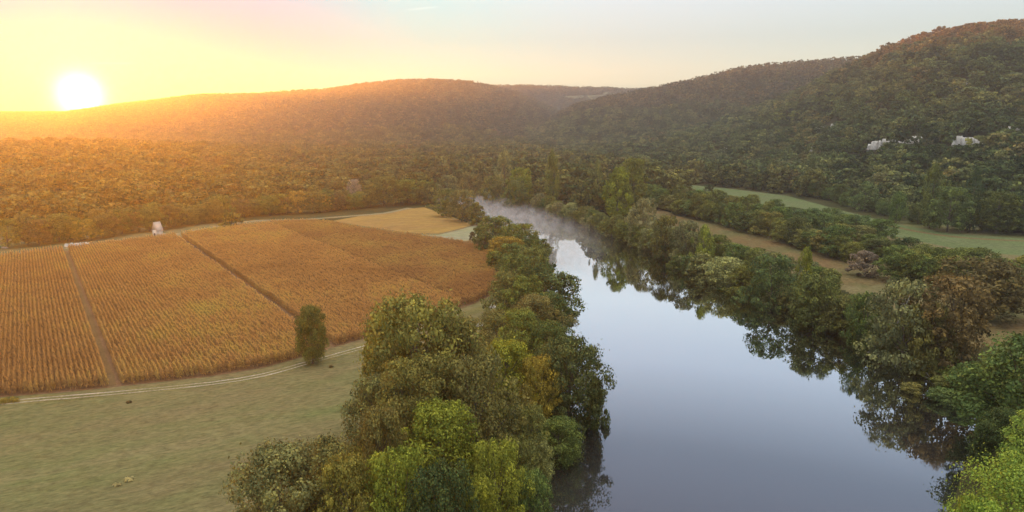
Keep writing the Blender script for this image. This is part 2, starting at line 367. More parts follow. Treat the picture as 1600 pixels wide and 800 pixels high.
def make_proto(kind, seed, k, n, size, branches=9, leafm='leaf', aspect=1.0):
    r = random.Random(seed); rn = np.random.default_rng(seed)
    C, Rd = crown_clumps(kind, k, rn)
    V, Q, v = leaves(C, Rd, n, size, seed=seed, squash=.75 if kind in ('broad', 'wide', 'bush') else 1.0 )
    crown = mesh_np('crown_' + kind, V, Q, M[leafm], v)
    if branches == 0: return None, crown
    parts = []
    h = .86 if kind in ('poplar', 'column') else .7
    tp = [(0, 0, -.04)] + [(r.uniform(-.02, .02) * z * 2, r.uniform(-.02, .02) * z * 2, z) for z in (.1, .25, .4, .55, h)]
    tr = [.030, .021, .018, .014, .010, .004]
    parts.append(tube(tp, tr))
    idx = sorted(range(len(C)), key=lambda i_: rn.random())[:branches]
    for i_ in idx:
        e = C[i_]; z0 = max(.08, min(h - .05, e[2] * r.uniform(.35, .7))); p0 = np.array((0, 0, z0)); mid = p0 * .45 + e * .55 + np.array((0, 0, -.03))
        parts.append(tube([p0, mid, e], [.009, .006, .002], 5))
    V, Q = join(parts)
    return mesh_np('trunk_' + kind, V, Q, M['bark'], smooth=True), crown
PA = {'broad': [make_proto('broad', 10 + s, 200, 120, .022, 18) for s in range(4)], 'wide': [make_proto('wide', 20 + s, 200, 120, .025, 18) for s in range(2)],
      'poplar': [make_proto('poplar', 30, 170, 110, .021, 14), make_proto('poplar', 31, 170, 110, .021, 14)], 'bush': [make_proto('bush', 40 + s, 90, 130, .042, 10) for s in range(2)],
      'oval': [make_proto('oval', 70, 210, 130, .024, 14)], 'fine': [make_proto('wide', 60, 260, 150, .0125, 20)], 'column': [make_proto('column', 50, 110, 140, .016, 8)]}
PB = {'broad': [make_proto('broad', 110 + s, 130, 80, .032, 9) for s in range(5)], 'wide': [make_proto('wide', 120 + s, 130, 80, .035, 9) for s in range(3)],
      'poplar': [make_proto('poplar', 130 + s, 90, 80, .032, 7) for s in range(2)], 'bush': [make_proto('bush', 140 + s, 70, 75, .055, 6) for s in range(3)],
      'column': [make_proto('column', 150, 80, 70, .03, 5)]}

COLS = {'dark': (.095, .115, .04), 'olive': (.15, .16, .045), 'brownish': (.16, .15, .05), 'lime': (.205, .22, .04), 'fresh': (.20, .27, .05), 'warm': (.20, .185, .045), 'yellow': (.42, .36, .04), 'green': (.11, .15, .05),
        'grey': (.17, .18, .075), 'rust': (.145, .115, .05), 'darkrust': (.12, .095, .045), 'pale': (.25, .24, .10), 'deep': (.06, .085, .035), 'silver': (.26, .25, .19), 'bare': (.22, .18, .14), 'gold': (.28, .21, .05)}
NTREE = [0]
def tree(x, y, h, w, kind, col, label, group, lod=None, name=None, cat='tree', z=None, jitter=.12):
    z = float(H(np.array([x]), np.array([y]))[0]) if z is None else z
    d = math.hypot(x, y)
    if kind == 'fine': lod = 'A'
    if kind == 'oval': lod = 'A'
    P_ = PA if (lod == 'A' or (lod is None and d < 150)) else PB
    tr, cr = P_[kind][NTREE[0] % len(P_[kind])] if kind in P_ else P_['broad'][0]
    NTREE[0] += 1
    nm = name or {'fine': 'spreading_tree', 'oval': 'upright_tree', 'broad': 'broadleaf_tree', 'wide': 'spreading_tree', 'poplar': 'poplar_tree', 'column': 'columnar_tree', 'bush': 'riverside_bush'}[kind]
    e = bpy.data.objects.new(nm, None); COL.objects.link(e); e.empty_display_size = .5
    e.location = (x, y, z - .15); e.rotation_euler = (0, 0, random.uniform(0, 6.28)); e.scale = (w, w, h)
    tag(e, label, 'bush' if kind == 'bush' else cat, group)
    o_ = bpy.data.objects.new('trunk', tr); COL.objects.link(o_); o_.parent = e
    c_ = bpy.data.objects.new('crown', cr); COL.objects.link(c_); c_.parent = e
    b_ = tuple(min(.42, 1.2 * v_) for v_ in COLS[col]); q = 1 + random.uniform(-jitter, jitter)
    c_.color = (b_[0] * q * (1 + random.uniform(-.08, .08)), b_[1] * q, b_[2] * q * (1 + random.uniform(-.15, .15)), 1)
    return e
def tree_px(px, yb, yt, wpx, kind, col, label, group=None, lod=None, zb=3.0, hmin=4):
    x, y = G(px, yb, zb); X, Y, Z = ray(px, yt); h = max(hmin, (CAMZ + Z / Y * y) - zb)
    w = wpx / F * math.hypot(math.hypot(x, y), CAMZ - zb - h * .5)
    return tree(x, y, h * 1.02, w, kind, col, label, group, lod, z=None)

LB = 'trees along the near left bank'
for a in [
 (775, 392, 338, 66, 'broad', 'olive', 'olive broadleaf tree at the far tip of the left bank row, nearest the mist'),
 (815, 398, 346, 58, 'broad', 'olive', 'tree at the far end of the left bank row leaning over bright water'),
 (840, 430, 362, 50, 'broad', 'dark', 'dark tree on the waters edge in the narrow far part of the left bank row'),
 (792, 418, 370, 60, 'broad', 'gold', 'golden green tree beside the right end of the maize field'),
 (818, 425, 398, 34, 'bush', 'yellow', 'small bright yellow bush among dark trees on the left bank'),
 (865, 500, 412, 96, 'broad', 'dark', 'round dark crowned tree bulging over the river midway along the left bank'),
 (805, 462, 398, 62, 'broad', 'olive', 'olive tree between the maize corner and the round dark riverside tree'),
 (775, 425, 392, 40, 'bush', 'olive', 'low olive bush at the eastern corner of the maize field'),
 (835, 560, 462, 84, 'broad', 'brownish', 'brownish tree directly in front of the round dark crowned tree'),
 (778, 560, 488, 80, 'broad', 'brownish', 'brownish tree beside the pale stones at the end of the farm track'),
 (890, 640, 488, 120, 'broad', 'dark', 'large dark tree reaching furthest over the water on the left bank'),
 (930, 640, 545, 40, 'bush', 'dark', 'dark leafy bough bush hanging over the water under the large dark tree'),
 (790, 650, 534, 100, 'broad', 'lime', 'bright yellow green tree in the middle of the left bank wood'),
 (838, 655, 540, 70, 'broad', 'gold', 'yellowish tree right beside the bright yellow green middle tree'),
 (650, 700, 468, 170, 'broad', 'warm', 'tallest tree of the left bank wood, broad olive crown above the farm track'),
 (612, 680, 490, 90, 'broad', 'warm', 'olive tree forming the left shoulder of the tallest crown'),
 (715, 690, 500, 120, 'wide', 'brownish', 'broad brownish tree right behind the tallest crown'),
 (745, 735, 560, 130, 'broad', 'brownish', 'dark brownish tree in the centre of the left bank wood'),
 (660, 750, 560, 130, 'broad', 'brownish', 'brownish tree below the tallest crown'),
 (595, 735, 588, 110, 'broad', 'grey', 'grey brown round tree at the meadow edge of the wood'),
 (690, 800, 634, 130, 'broad', 'lime', 'lime green tree in front of the dark centre of the wood'),
 (775, 820, 655, 90, 'broad', 'lime', 'lime green tree at the foot of the wood beside the river'),
 (828, 810, 680, 76, 'broad', 'green', 'mid green tree nearest the dark water at the bottom of the picture'),
 (872, 690, 606, 80, 'broad', 'green', 'fresh green tree leaning over the water below the large dark tree'),
 (822, 720, 600, 80, 'broad', 'olive', 'olive tree between the lime and fresh green riverside trees'),
 (835, 735, 640, 60, 'broad', 'pale', 'pale green tree with upright boughs between lime tree and river'),
 (440, 880, 702, 140, 'wide', 'grey', 'grey green tree standing in the meadow corner, leftmost of the wood'),
 (520, 850, 692, 110, 'wide', 'brownish', 'brown green tree behind the leftmost grey green tree'),
 (550, 900, 715, 100, 'broad', 'warm', 'yellow tipped olive tree second from the meadow corner'),
 (625, 900, 705, 110, 'broad', 'lime', 'brightest lime tree at the bottom of the wood'),
 (690, 930, 730, 110, 'broad', 'deep', 'deep green tree at the bottom edge between lime trees'),
 (745, 900, 725, 90, 'broad', 'lime', 'lime tree at the bottom edge nearest the river'),
 (600, 830, 640, 90, 'broad', 'brownish', 'shaded brown tree between the meadow and the lime trees'),
 (480, 800, 720, 60, 'bush', 'grey', 'grey low bush on the meadow side of the leftmost tree'),
 (738, 377, 363, 12, 'bush', 'darkrust', 'tiny reddish shrub alone on the pale mown grass'),
]: tree_px(*a)
for a in [
 (758, 398, 350, 40, 'broad', 'olive'), (798, 408, 352, 46, 'broad', 'olive'), (830, 412, 358, 46, 'broad', 'dark'), (800, 440, 380, 56, 'broad', 'olive'), (835, 455, 385, 56, 'broad', 'olive'),
 (850, 480, 405, 60, 'broad', 'dark'), (790, 500, 425, 56, 'broad', 'brownish'), (820, 510, 430, 66, 'broad', 'olive'), (858, 540, 450, 70, 'broad', 'dark'), (815, 590, 485, 80, 'broad', 'olive'), (860, 600, 490, 84, 'broad', 'dark'),
 (760, 620, 520, 60, 'broad', 'brownish'), (845, 640, 560, 70, 'broad', 'olive'), (720, 720, 590, 90, 'broad', 'olive'), (640, 770, 620, 90, 'broad', 'brownish'), (800, 760, 650, 70, 'broad', 'olive'), (560, 820, 700, 80, 'broad', 'olive'),
]: tree_px(*a, 'olive green tree filling the left bank wood between its named neighbours' if False else 'ordinary olive green tree filling a gap in the left bank wood', 'filler trees of the left bank wood')
# lone tree by the farm track
tree_px(489, 568, 480, 50, 'oval', 'olive', 'lone upright tree standing by itself beside the farm track')

RB = [
 (700, 300, 262, 36, 'broad', 'grey'), (735, 303, 258, 40, 'broad', 'brownish'), (770, 311, 262, 36, 'broad', 'brownish'), (806, 318, 268, 36, 'broad', 'olive'),
]
for a in [
 (788, 305, 234, 36, 'poplar', 'pale', 'pale yellow green poplar where the river bends away'),
 (815, 316, 250, 38, 'broad', 'lime', 'bright yellow tree on the right bank next to the river bend'),
 (862, 322, 236, 30, 'poplar', 'olive', 'tall slim poplar behind the right bank, left of the bright crown'),
 (932, 335, 250, 22, 'poplar', 'grey', 'slender grey poplar just left of the bright green crown'),
 (965, 350, 262, 44, 'broad', 'lime', 'bright green tall tree standing above the right bank trees'),
 (988, 338, 248, 46, 'broad', 'olive', 'tall tree with a flat top behind the bright green tall tree'),
 (1004, 372, 300, 42, 'broad', 'pale', 'pale upright tree on the right bank below the bright green tall tree'),
 (1040, 392, 318, 50, 'broad', 'brownish', 'brown green tree on the right bank beside the start of the dry strip'),
 (1072, 402, 330, 46, 'broad', 'grey', 'grey green tree left of the yellow topped tree on the right bank'),
 (1098, 412, 334, 40, 'poplar', 'lime', 'twin topped yellow green tree glowing above the right bank'),
 (1095, 422, 372, 50, 'bush', 'grey', 'grey willow bush at the water under the twin topped tree'),
 (1135, 434, 378, 66, 'wide', 'pale', 'pale yellowish round tree at the water in the middle of the right bank'),
 (1168, 444, 388, 56, 'wide', 'olive', 'olive round tree between the pale round tree and green bank tree'),
 (1205, 462, 370, 70, 'broad', 'green', 'large green tree on the right bank in front of the dry strip'),
 (1256, 462, 374, 34, 'poplar', 'lime', 'small yellow green tree rising behind the right bank before the dry strip'),
 (1272, 492, 400, 76, 'wide', 'olive', 'olive round tree on the right bank below the small yellow green tree'),
 (1315, 500, 428, 56, 'wide', 'brownish', 'brownish tree on the right bank before the yellow tipped tree'),
 (1352, 520, 424, 58, 'broad', 'green', 'fresh green tree with yellow tips on the right bank'),
 (1410, 548, 402, 96, 'broad', 'grey', 'tall grey green tree with a white bough on the right bank'),
 (1448, 560, 440, 60, 'wide', 'brownish', 'brownish tree hanging over the water right of the grey green tree'),
 (1482, 560, 425, 100, 'wide', 'rust', 'rust coloured tree at the water before the dry clearing'),
 (1545, 498, 408, 110, 'wide', 'darkrust', 'dark rusty tree standing behind the dry clearing'),
 (1352, 432, 392, 44, 'bush', 'bare', 'bare twiggy grey bush at the end of the dry strip'),
 (1430, 590, 560, 34, 'bush', 'brownish', 'low brownish shrub overhanging the bank above fallen branches'),
 (1510, 596, 552, 60, 'bush', 'green', 'green reedy bush at the bend of the right bank'),
 (1475, 604, 566, 40, 'bush', 'green', 'low green bush with drooping stems beside the fallen bough'),
 (1555, 650, 548, 90, 'wide', 'green', 'green willow at the right bank bend above the inlet'),
 (1610, 690, 530, 150, 'wide', 'green', 'large dark willow cut by the right edge of the picture'),
 (1565, 735, 640, 80, 'wide', 'deep', 'deep green tree low over the water at the right edge'),
 (1640, 790, 650, 110, 'broad', 'fresh', 'yellow green tree at the right edge above the bright corner tree'),
 (1600, 960, 730, 210, 'fine', 'fresh', 'bright lime tree in the bottom right corner'),
 (1500, 1000, 770, 90, 'wide', 'fresh', 'low bright lime tree tip left of the corner tree'),
]: tree_px(*a)
for a in RB: tree_px(*a, 'hazy trees on the far bank where the river bends out of sight', 'trees at the river bend')

def on_line(px_line, s):
    P_ = GP(px_line); L = np.r_[0, np.cumsum(np.linalg.norm(np.diff(P_, axis=0), axis=1))]; t = s * L[-1]
    return np.interp(t, L, P_[:, 0]), np.interp(t, L, P_[:, 1]), L[-1]
def bare_bough(px, py, dist_y, label, seed):
    X, Y, Z = ray(px, py); y = dist_y; p0 = np.array((X / Y * y, y, CAMZ + Z / Y * y)); r = np.random.default_rng(seed); parts = []
    tip = p0 + np.array((r.uniform(.6, 1.2), -.5, 3.2)); parts.append(tube([p0 + (-.4, 1.0, -3.0), p0, tip], [.13, .09, .03], 5))
    for k in range(4):
        q = p0 + (tip - p0) * r.uniform(.1, .8); parts.append(tube([q, q + r.normal(size=3) * (.7, .4, .5) + (0, -.3, .7)], [.05, .015], 5))
    V, Q = join(parts); tag(obj('dead_bough', mesh_np('dead_bough', V, Q, M['palebark'], smooth=True)), label, 'dead branch')
bare_bough(1412, 485, 134, 'white dead bough showing in the tall grey green tree on the right bank', 3)
def belt(line, n, hr, wr, cols, kinds, label, group, spread=2.0, off=0.0):
    for k in range(n):
        x, y, L = on_line(line, (k + random.uniform(.2, .8)) / n)
        x2, y2, _ = on_line(line, min(1, (k + .5) / n + .01)); x1, y1, _ = on_line(line, max(0, (k + .5) / n - .01))
        d = math.hypot(x2 - x1, y2 - y1) or 1; nx_, ny_ = -(y2 - y1) / d, (x2 - x1) / d
        o_ = off + random.uniform(-spread, spread)
        h = random.uniform(*hr); w = random.uniform(*wr)
        tree(x + nx_ * o_, y + ny_ * o_, h, w, random.choice(kinds), random.choice(cols), label, group)
# right bank waterside filler trees
belt([(830, 322), (900, 343), (985, 372), (1060, 403)], 40, (6, 11), (6.5, 10), ['grey', 'olive', 'green', 'olive', 'pale'], ['broad', 'wide', 'broad'], 'grey olive riverside trees in the hazy far half of the right bank', 'trees on the far half of the right bank', 2.0, 4.0)
belt([(1060, 405), (1180, 446), (1290, 488), (1400, 535)], 24, (5.5, 9), (7, 10.5), ['grey', 'olive', 'green', 'brownish'], ['wide', 'broad'], 'low riverside bushes filling gaps on the near right bank', 'low bushes on the right bank', 1.2, 1.5)
belt([(1440, 555), (1500, 590)], 4, (2.5, 4), (4, 6), ['green', 'olive'], ['bush'], 'low green bushes along the inlet of the right bank', 'low bushes at the inlet')
belt([(1060, 388), (1180, 428), (1300, 468)], 14, (6.5, 9.5), (7, 10), ['green', 'olive', 'grey'], ['broad', 'wide'], 'back row of olive trees between the right bank and the dry strip', 'back row on the right bank', 1.5, 1.0)
belt([(1060, 312), (1150, 328), (1250, 350), (1340, 368), (1390, 380)], 20, (6, 10), (8, 12), ['dark', 'green', 'olive'], ['broad', 'wide'], 'low dark green trees directly on the near edge of the pasture', 'pasture edge trees', 1.5)
# hedge between the dry strip and the pasture
HG = 'trees of the hedge between dry strip and pasture'
belt([(985, 315), (1060, 333), (1150, 356), (1250, 384), (1345, 412)], 36, (6.5, 14), (8, 14), ['olive', 'dark', 'olive', 'green', 'brownish'], ['broad', 'wide', 'broad'], 'dense dark trees of the hedge along the back of the dry grass strip', HG, 2)
belt([(990, 306), (1060, 320), (1150, 340), (1250, 365), (1345, 388)], 30, (6, 12.5), (8, 13), ['brownish', 'dark', 'green', 'olive'], ['broad', 'wide'], 'dense dark trees of the hedge along the pasture edge', HG, 2.5)
belt([(1350, 400), (1430, 418), (1500, 430), (1600, 446), (1720, 462)], 20, (6, 9.5), (9, 12), ['dark', 'green', 'deep', 'olive'], ['broad', 'wide'], 'dense green trees between the rusty trees and the pasture', 'trees right of the hedge', 3)
belt([(1390, 440), (1460, 450), (1600, 470), (1700, 480)], 18, (8, 12), (9, 12), ['dark', 'green', 'olive'], ['broad', 'wide'], 'low crowded trees behind the rusty riverside trees', 'trees behind the rusty ones', 3)
# trees at the foot of the hill beyond the pasture
for a in [
 (1266, 304, 250, 18, 'column', 'dark', 'dark slim column tree at the left end of the hill foot row'),
 (1480, 362, 292, 56, 'broad', 'green', 'brightest green round tree beyond the pasture'),
 (1514, 363, 262, 26, 'column', 'deep', 'dark pointed column tree with a pale trunk base beyond the pasture'),
 (1452, 357, 258, 40, 'poplar', 'dark', 'tall dark poplar left of the brightest green round tree'),
 (1555, 365, 300, 60, 'broad', 'dark', 'dark broad tree right of the pointed column tree'),
 (1600, 366, 306, 60, 'broad', 'deep', 'deep green tree beyond the pasture at the right edge'),
 (1285, 306, 275, 34, 'poplar', 'green', 'blue green poplar clump beyond the middle of the pasture'),
 (1350, 330, 284, 44, 'poplar', 'green', 'broad blue green poplar clump beyond the pasture'),
 (1400, 348, 300, 34, 'poplar', 'green', 'pointed green poplar before the tall dark poplar'),
 (1108, 298, 288, 16, 'bush', 'deep', 'single dark round bush in the pasture'),
]: tree_px(*a)
belt([(1225, 300), (1320, 325), (1400, 346), (1480, 360), (1620, 366)], 26, (7, 12), (7, 10), ['green', 'dark', 'deep', 'green'], ['broad', 'poplar', 'wide'], 'green trees in the row at the foot of the hill beyond the pasture', 'row at the foot of the hill', 4, 6)
# left woodland edge beyond the far track, and trees by the river bend
belt([(0, 390), (120, 379), (240, 362), (330, 350), (400, 338), (500, 333), (590, 324)], 34, (8, 13), (9, 13), ['brownish', 'olive', 'gold', 'olive', 'rust'], ['broad', 'wide'], 'golden brown trees at the edge of the woodland behind the maize field', 'front trees of the left woodland', 3, 4)
for a in [
 (700, 338, 296, 40, 'wide', 'olive', 'round olive tree beside the river bend behind the stubble field'),
 (722, 346, 296, 42, 'wide', 'brownish', 'brownish round tree between stubble field and misty water'),
 (745, 352, 316, 30, 'bush', 'brownish', 'low brown bush at the misty waterside'),
 (600, 322, 276, 60, 'wide', 'olive', 'olive tree above the left end of the stubble field'),
 (640, 318, 280, 56, 'wide', 'olive', 'olive tree above the stubble field tip'),
 (668, 314, 284, 36, 'wide', 'dark', 'dark tree at the left end of the visible far water'),
 (555, 320, 280, 22, 'broad', 'silver', 'pale silvery tree shining in the golden woodland'),
 (362, 352, 332, 30, 'bush', 'brownish', 'brown bush beside the far track in the middle of the field edge'),
]: tree_px(*a)

# ------------------------------------------------------------------ scattered woods (stuff)
def gn_scatter(name, pts, scl, idx, protos, label, tilt=0.0):
    n_ = len(pts)
    me = bpy.data.meshes.new(name); me.vertices.add(n_); me.vertices.foreach_set('co', np.asarray(pts, np.float32).ravel())
    a = me.attributes.new('scl', 'FLOAT_VECTOR', 'POINT'); a.data.foreach_set('vector', np.asarray(scl, np.float32).ravel())
    rot = np.zeros((n_, 3), np.float32); rot[:, 2] = tilt[1] + np.pi * (rng.random(n_) < .5) if isinstance(tilt, tuple) else rng.uniform(0, 6.28, n_)
    a = me.attributes.new('rot', 'FLOAT_VECTOR', 'POINT'); a.data.foreach_set('vector', rot.ravel())
    a = me.attributes.new('idx', 'INT', 'POINT'); a.data.foreach_set('value', np.asarray(idx, np.int32))
    o_ = obj(name, me)
    c = bpy.data.collections.new(name + '_kinds')
    for k, p_ in enumerate(protos):
        q = bpy.data.objects.new('%s_kind_%02d' % (name, k), p_); c.objects.link(q)
    ng = bpy.data.node_groups.new(name, 'GeometryNodeTree')
    ng.interface.new_socket('Geometry', in_out='INPUT', socket_type='NodeSocketGeometry')
    ng.interface.new_socket('Geometry', in_out='OUTPUT', socket_type='NodeSocketGeometry')
    N = ng.nodes; L = ng.links
    gi = N.new('NodeGroupInput'); go = N.new('NodeGroupOutput'); ip = N.new('GeometryNodeInstanceOnPoints')
    ci = N.new('GeometryNodeCollectionInfo'); ci.inputs['Collection'].default_value = c
    ci.inputs['Separate Children'].default_value = True; ci.inputs['Reset Children'].default_value = True
    def na(nm, t):
        q = N.new('GeometryNodeInputNamedAttribute'); q.data_type = t; q.inputs[0].default_value = nm; return q.outputs[0]
    L.new(gi.outputs[0], ip.inputs['Points']); L.new(ci.outputs[0], ip.inputs['Instance'])
    ip.inputs['Pick Instance'].default_value = True
    L.new(na('idx', 'INT'), ip.inputs['Instance Index']); L.new(na('rot', 'FLOAT_VECTOR'), ip.inputs['Rotation']); L.new(na('scl', 'FLOAT_VECTOR'), ip.inputs['Scale'])
    L.new(ip.outputs[0], go.inputs[0])
    md = o_.modifiers.new('scatter', 'NODES'); md.node_group = ng
    tag(o_, label, 'woodland', kind='stuff')
    return o_
def protoC(leafm, n_, k, n, size, s0): return [make_proto(['broad', 'wide', 'broad', 'wide', 'poplar'][i_ % 5] if i_ < n_ else 'broad', s0 + i_, k, n, size, 0, leafm)[1] for i_ in range(n_)]
def jgrid(x0, x1, y0, y1, s):
    X, Y = np.meshgrid(np.arange(x0, x1, s), np.arange(y0, y1, s)); X = X.ravel() + rng.uniform(-.48, .48, X.size) * s; Y = Y.ravel() + rng.uniform(-.48, .48, Y.size) * s
    return X, Y
def lookup(px, py, far_=5000):
    """first hit of the photograph's ray with the terrain"""
    X, Y, Z = ray(px, py); y = np.linspace(60, far_, 6000); x = X / Y * y; z = CAMZ + Z / Y * y
    hit = np.where(z < H(x, y))[0]; k = hit[0] if len(hit) else -1
    return float(x[k]), float(y[k]), float(H(x[k:k + 1], y[k:k + 1])[0])
OUT = [(1400, 229, 78, 12), (1516, 226, 44, 12), (1283, 203, 14, 7), (1308, 198, 14, 6), (1276, 233, 16, 7), (1140, 237, 26, 6), (1112, 238, 10, 4), (1432, 221, 26, 5), (1586, 203, 16, 6), (1508, 131, 8, 4), (1421, 101, 8, 4)]
rocks = []
for px, py, wp, hp in OUT:
    x, y, z = lookup(px, py); rocks.append((x, y, z, wp, hp))
FIELDS_F = [[(630, 229), (668, 227), (704, 232), (706, 240), (670, 238), (634, 236)]]
FARF = [[(918, 150), (944, 149), (940, 156), (920, 156)], [(944, 144), (962, 145), (958, 149), (942, 149)], [(972, 144), (992, 143), (990, 147), (972, 147)], [(880, 151), (912, 150), (912, 154), (884, 154)]]
clear = []
for P_ in FIELDS_F + FARF:
    W = [lookup(*p_) for p_ in P_]; clear.append(W)
def keep_mask(X, Y):
    k = poly_sd(X, Y, RIV) > 5
    for P_ in (CORN,): k &= poly_sd(X, Y, GP(P_)) > 12
    for nm in ('stubble_field', 'mown_grass', 'dry_grass_strip', 'green_pasture', 'dry_grass_clearing'):
        v = np.array([(q.co.x, q.co.y) for q in bpy.data.objects[nm].data.vertices]); k &= poly_sd(X, Y, v) > 6
    for x, y, z, wp, hp in rocks:
        w = wp / F * y * .55; d = math.hypot(x, y)
        al = (X * x + Y * y) / d - d; ac = np.abs((X * y - Y * x) / d)
        k &= ~((ac < w + 2) & (al > -19) & (al < 5))
    for W in clear:
        P_ = np.array([(a, b_) for a, b_, c in W]); cc = P_.mean(0); k &= poly_sd(X, Y, cc + (P_ - cc) * 1.1) > 2
    return k
PC = protoC('hillleaf', 8, 42, 24, .085, 300)
# right hill
X, Y = jgrid(-50, 1500, 270, 1560, 8.6); u = X / Y
L = LAY['right'][0]; yf = np.interp(u, L[:, 0], L[:, 3]); yc = np.interp(u, L[:, 0], L[:, 2])
k = (u > .02) & (u < .98) & (Y > yf + 3) & (Y < yc + 45) & keep_mask(X, Y)
X, Y = X[k], Y[k]; n_ = len(X); Z = H(X, Y)
q = rng.random(n_) ** 1.6; h = 6 + 9 * q + rng.uniform(0, 2, n_); w = 7.5 + 9 * q + rng.uniform(0, 2, n_)
gn_scatter('hillside_forest', np.stack([X, Y, Z - .5], 1), np.stack([w, w, h], 1), rng.integers(0, 8, n_), PC, 'dark mixed forest covering the steep right hillside'); print('hill', n_)
# valley floor wood
PV = protoC('valleyleaf', 8, 42, 24, .085, 320)
X, Y = jgrid(-1150, 420, 330, 1300, 9.5); u = X / Y
yr = np.interp(u, L[:, 0], L[:, 3], left=9999); LW = LAY['leftwood'][0]; lw = np.interp(u, LW[:, 0], LW[:, 3], right=9999)
# keep pasture corridor, keep the right bank belt zone sparse
k = (u > -1.05) & (Y < yr + 3) & (Y > 395) & (u > -.16) & keep_mask(X, Y) & ~((u > .23) & (Y < 430))
k |= (u > .04) & (u < .21) & (Y > 345) & (Y <= 400) & (poly_sd(X, Y, RIV) > 10) & keep_mask(X, Y)
k |= (u > -1.05) & (u <= -.16) & (Y > 700) & (Y < 1300) & keep_mask(X, Y)
k &= waves(X, Y, 90, 2) < .40
X, Y = X[k], Y[k]; n_ = len(X); Z = H(X, Y)
q = rng.random(n_) ** 1.6; h = 7 + 12 * q + rng.uniform(0, 2, n_); w = 11 + 10 * q
gn_scatter('valley_wood', np.stack([X, Y, Z - .5], 1), np.stack([w, w, h], 1), rng.integers(0, 8, n_), PV, 'hazy wood filling the flat valley beyond the river bend'); print('valley', n_)
# left woodland
X, Y = jgrid(-900, 0, 240, 720, 8.5); u = X / Y
k = (u > -1.1) & (u < -.1) & (Y > np.interp(u, LW[:, 0], LW[:, 3]) + 10) & keep_mask(X, Y)
k &= waves(X, Y, 70, 7) < .42
X, Y = X[k], Y[k]; n_ = len(X); Z = H(X, Y)
q = rng.random(n_) ** 1.5; h = 5 + 10 * q + rng.uniform(0, 2, n_); w = 11 + 10 * q
gn_scatter('left_woodland', np.stack([X, Y, Z - .5], 1), np.stack([w, w, h], 1), rng.integers(0, 8, n_), PV, 'golden brown woodland rising behind the maize field'); print('left', n_)
# far hills
PF = protoC('farleaf', 6, 16, 14, .16, 340)
X, Y = jgrid(-2400, 1500, 800, 2380, 11.5); u = X / Y
hl = Hill(X, Y); dh = Hill(X, Y - 14)
k = (np.abs(u) < 1.02) & (hl > 4) & (hl - dh > -2.5) & keep_mask(X, Y) & ~((u > .02) & (Y < np.interp(u, L[:, 0], L[:, 2]) + 50))
X, Y = X[k], Y[k]; n_ = len(X); Z = H(X, Y)
h = rng.uniform(8, 14, n_); w = rng.uniform(11, 17, n_)
gn_scatter('far_hill_forest', np.stack([X, Y, Z - 1], 1), np.stack([w, w, h], 1), rng.integers(0, 6, n_), PF, 'hazy forest covering the rounded hills on the skyline'); print('far', n_)
X, Y = jgrid(-500, 720, 2000, 3040, 14.0); u = X / Y; hl = Hill(X, Y)
k = (u > -.16) & (u < .23) & (hl > 4) & (Y > 2300) & keep_mask(X, Y); X, Y = X[k], Y[k]; n_ = len(X); Z = H(X, Y)
h = rng.uniform(8, 14, n_); w = rng.uniform(13, 19, n_)
gn_scatter('distant_ridge_forest', np.stack([X, Y, Z - 1], 1), np.stack([w, w, h], 1), rng.integers(0, 6, n_), PF, 'pale forest on the most distant ridge in the saddle'); print('ridge', n_)
# pale far fields draped on the ground
for W in clear:
    me = mesh_np('far_field', [(a, b_, c + 1.0) for a, b_, c in W], [tuple(range(len(W)))[::-1]] if len({len(W)}) else [], M['farfield'])
    tag(obj('far_field', me), kind='structure')

# ------------------------------------------------------------------ limestone outcrops
def rock_mesh(w, h, d, seed):
    # broken cliff: a run of leaning blocks of different height with gaps
    r = np.random.default_rng(seed); parts = []; x = -w / 2; n_ = max(3, int(w / (h * .3)))
    for i_ in range(n_):
        bw = w / n_ * r.uniform(1.0, 2.0); hh = h * r.uniform(.45, .9) * (1 if 0 < i_ < n_ - 1 else .6); x = -w / 2 + (i_ + .5) * w / n_ + r.normal() * w / n_ * .15; yo = r.uniform(-.2, .2) * d
        g = []; nv, nh = 5, 5
        for j in range(nv):
            s_ = j / (nv - 1)
            for k in range(nh * 2):
                a = 2 * math.pi * k / (nh * 2); q = 1 + r.uniform(-.22, .22); tp = 1 - .35 * s_ ** 2
                g.append((x + .5 * bw * math.cos(a) * q * tp, yo + .5 * d * math.sin(a) * q * tp, -1.5 + (hh + 1.5) * s_ + r.uniform(-.06, .06) * h))
        g.append((x, yo, hh)); Q = []
        for j in range(nv - 1):
            for k in range(nh * 2): k2 = (k + 1) % (nh * 2); Q.append((j * nh * 2 + k, j * nh * 2 + k2, (j + 1) * nh * 2 + k2, (j + 1) * nh * 2 + k))
        b0 = (nv - 1) * nh * 2
        for k in range(0, nh * 2, 2): Q.append((b0 + k, b0 + (k + 1) % (nh * 2), b0 + (k + 2) % (nh * 2), len(g) - 1))
        parts.append((np.array(g), np.array(Q)))
    V, Q = join(parts)
    return mesh_np('limestone_outcrop', V, Q, M['rock'])
RL = ['longest white limestone cliff band on the hillside', 'white limestone cliff right of the longest band', 'small white crag upper left on the hillside', 'small pale crag just right of the upper left crag',
      'pale rock patch below the small upper left crag', 'grey white rock patch lowest on the left of the hillside', 'tiny rock left of the lowest left rock patch', 'thin rock ledge at the right tip of the longest band', 'grey crag near the right edge of the hillside',
      'tiny pale rock high on the hill below the rusty crest', 'tiny pale rock just under the crest of the hill']
for k, (x, y, z, wp, hp) in enumerate(rocks):
    w = wp / F * y; hh = hp / F * y * .75
    o_ = obj('limestone_outcrop', rock_mesh(w, hh + 3.5, 6, 60 + k), loc=(x, y + 1, z - 1)); o_.rotation_euler = (0, 0, -math.atan2(x, y))
    tag(o_, RL[k], 'rock outcrop')

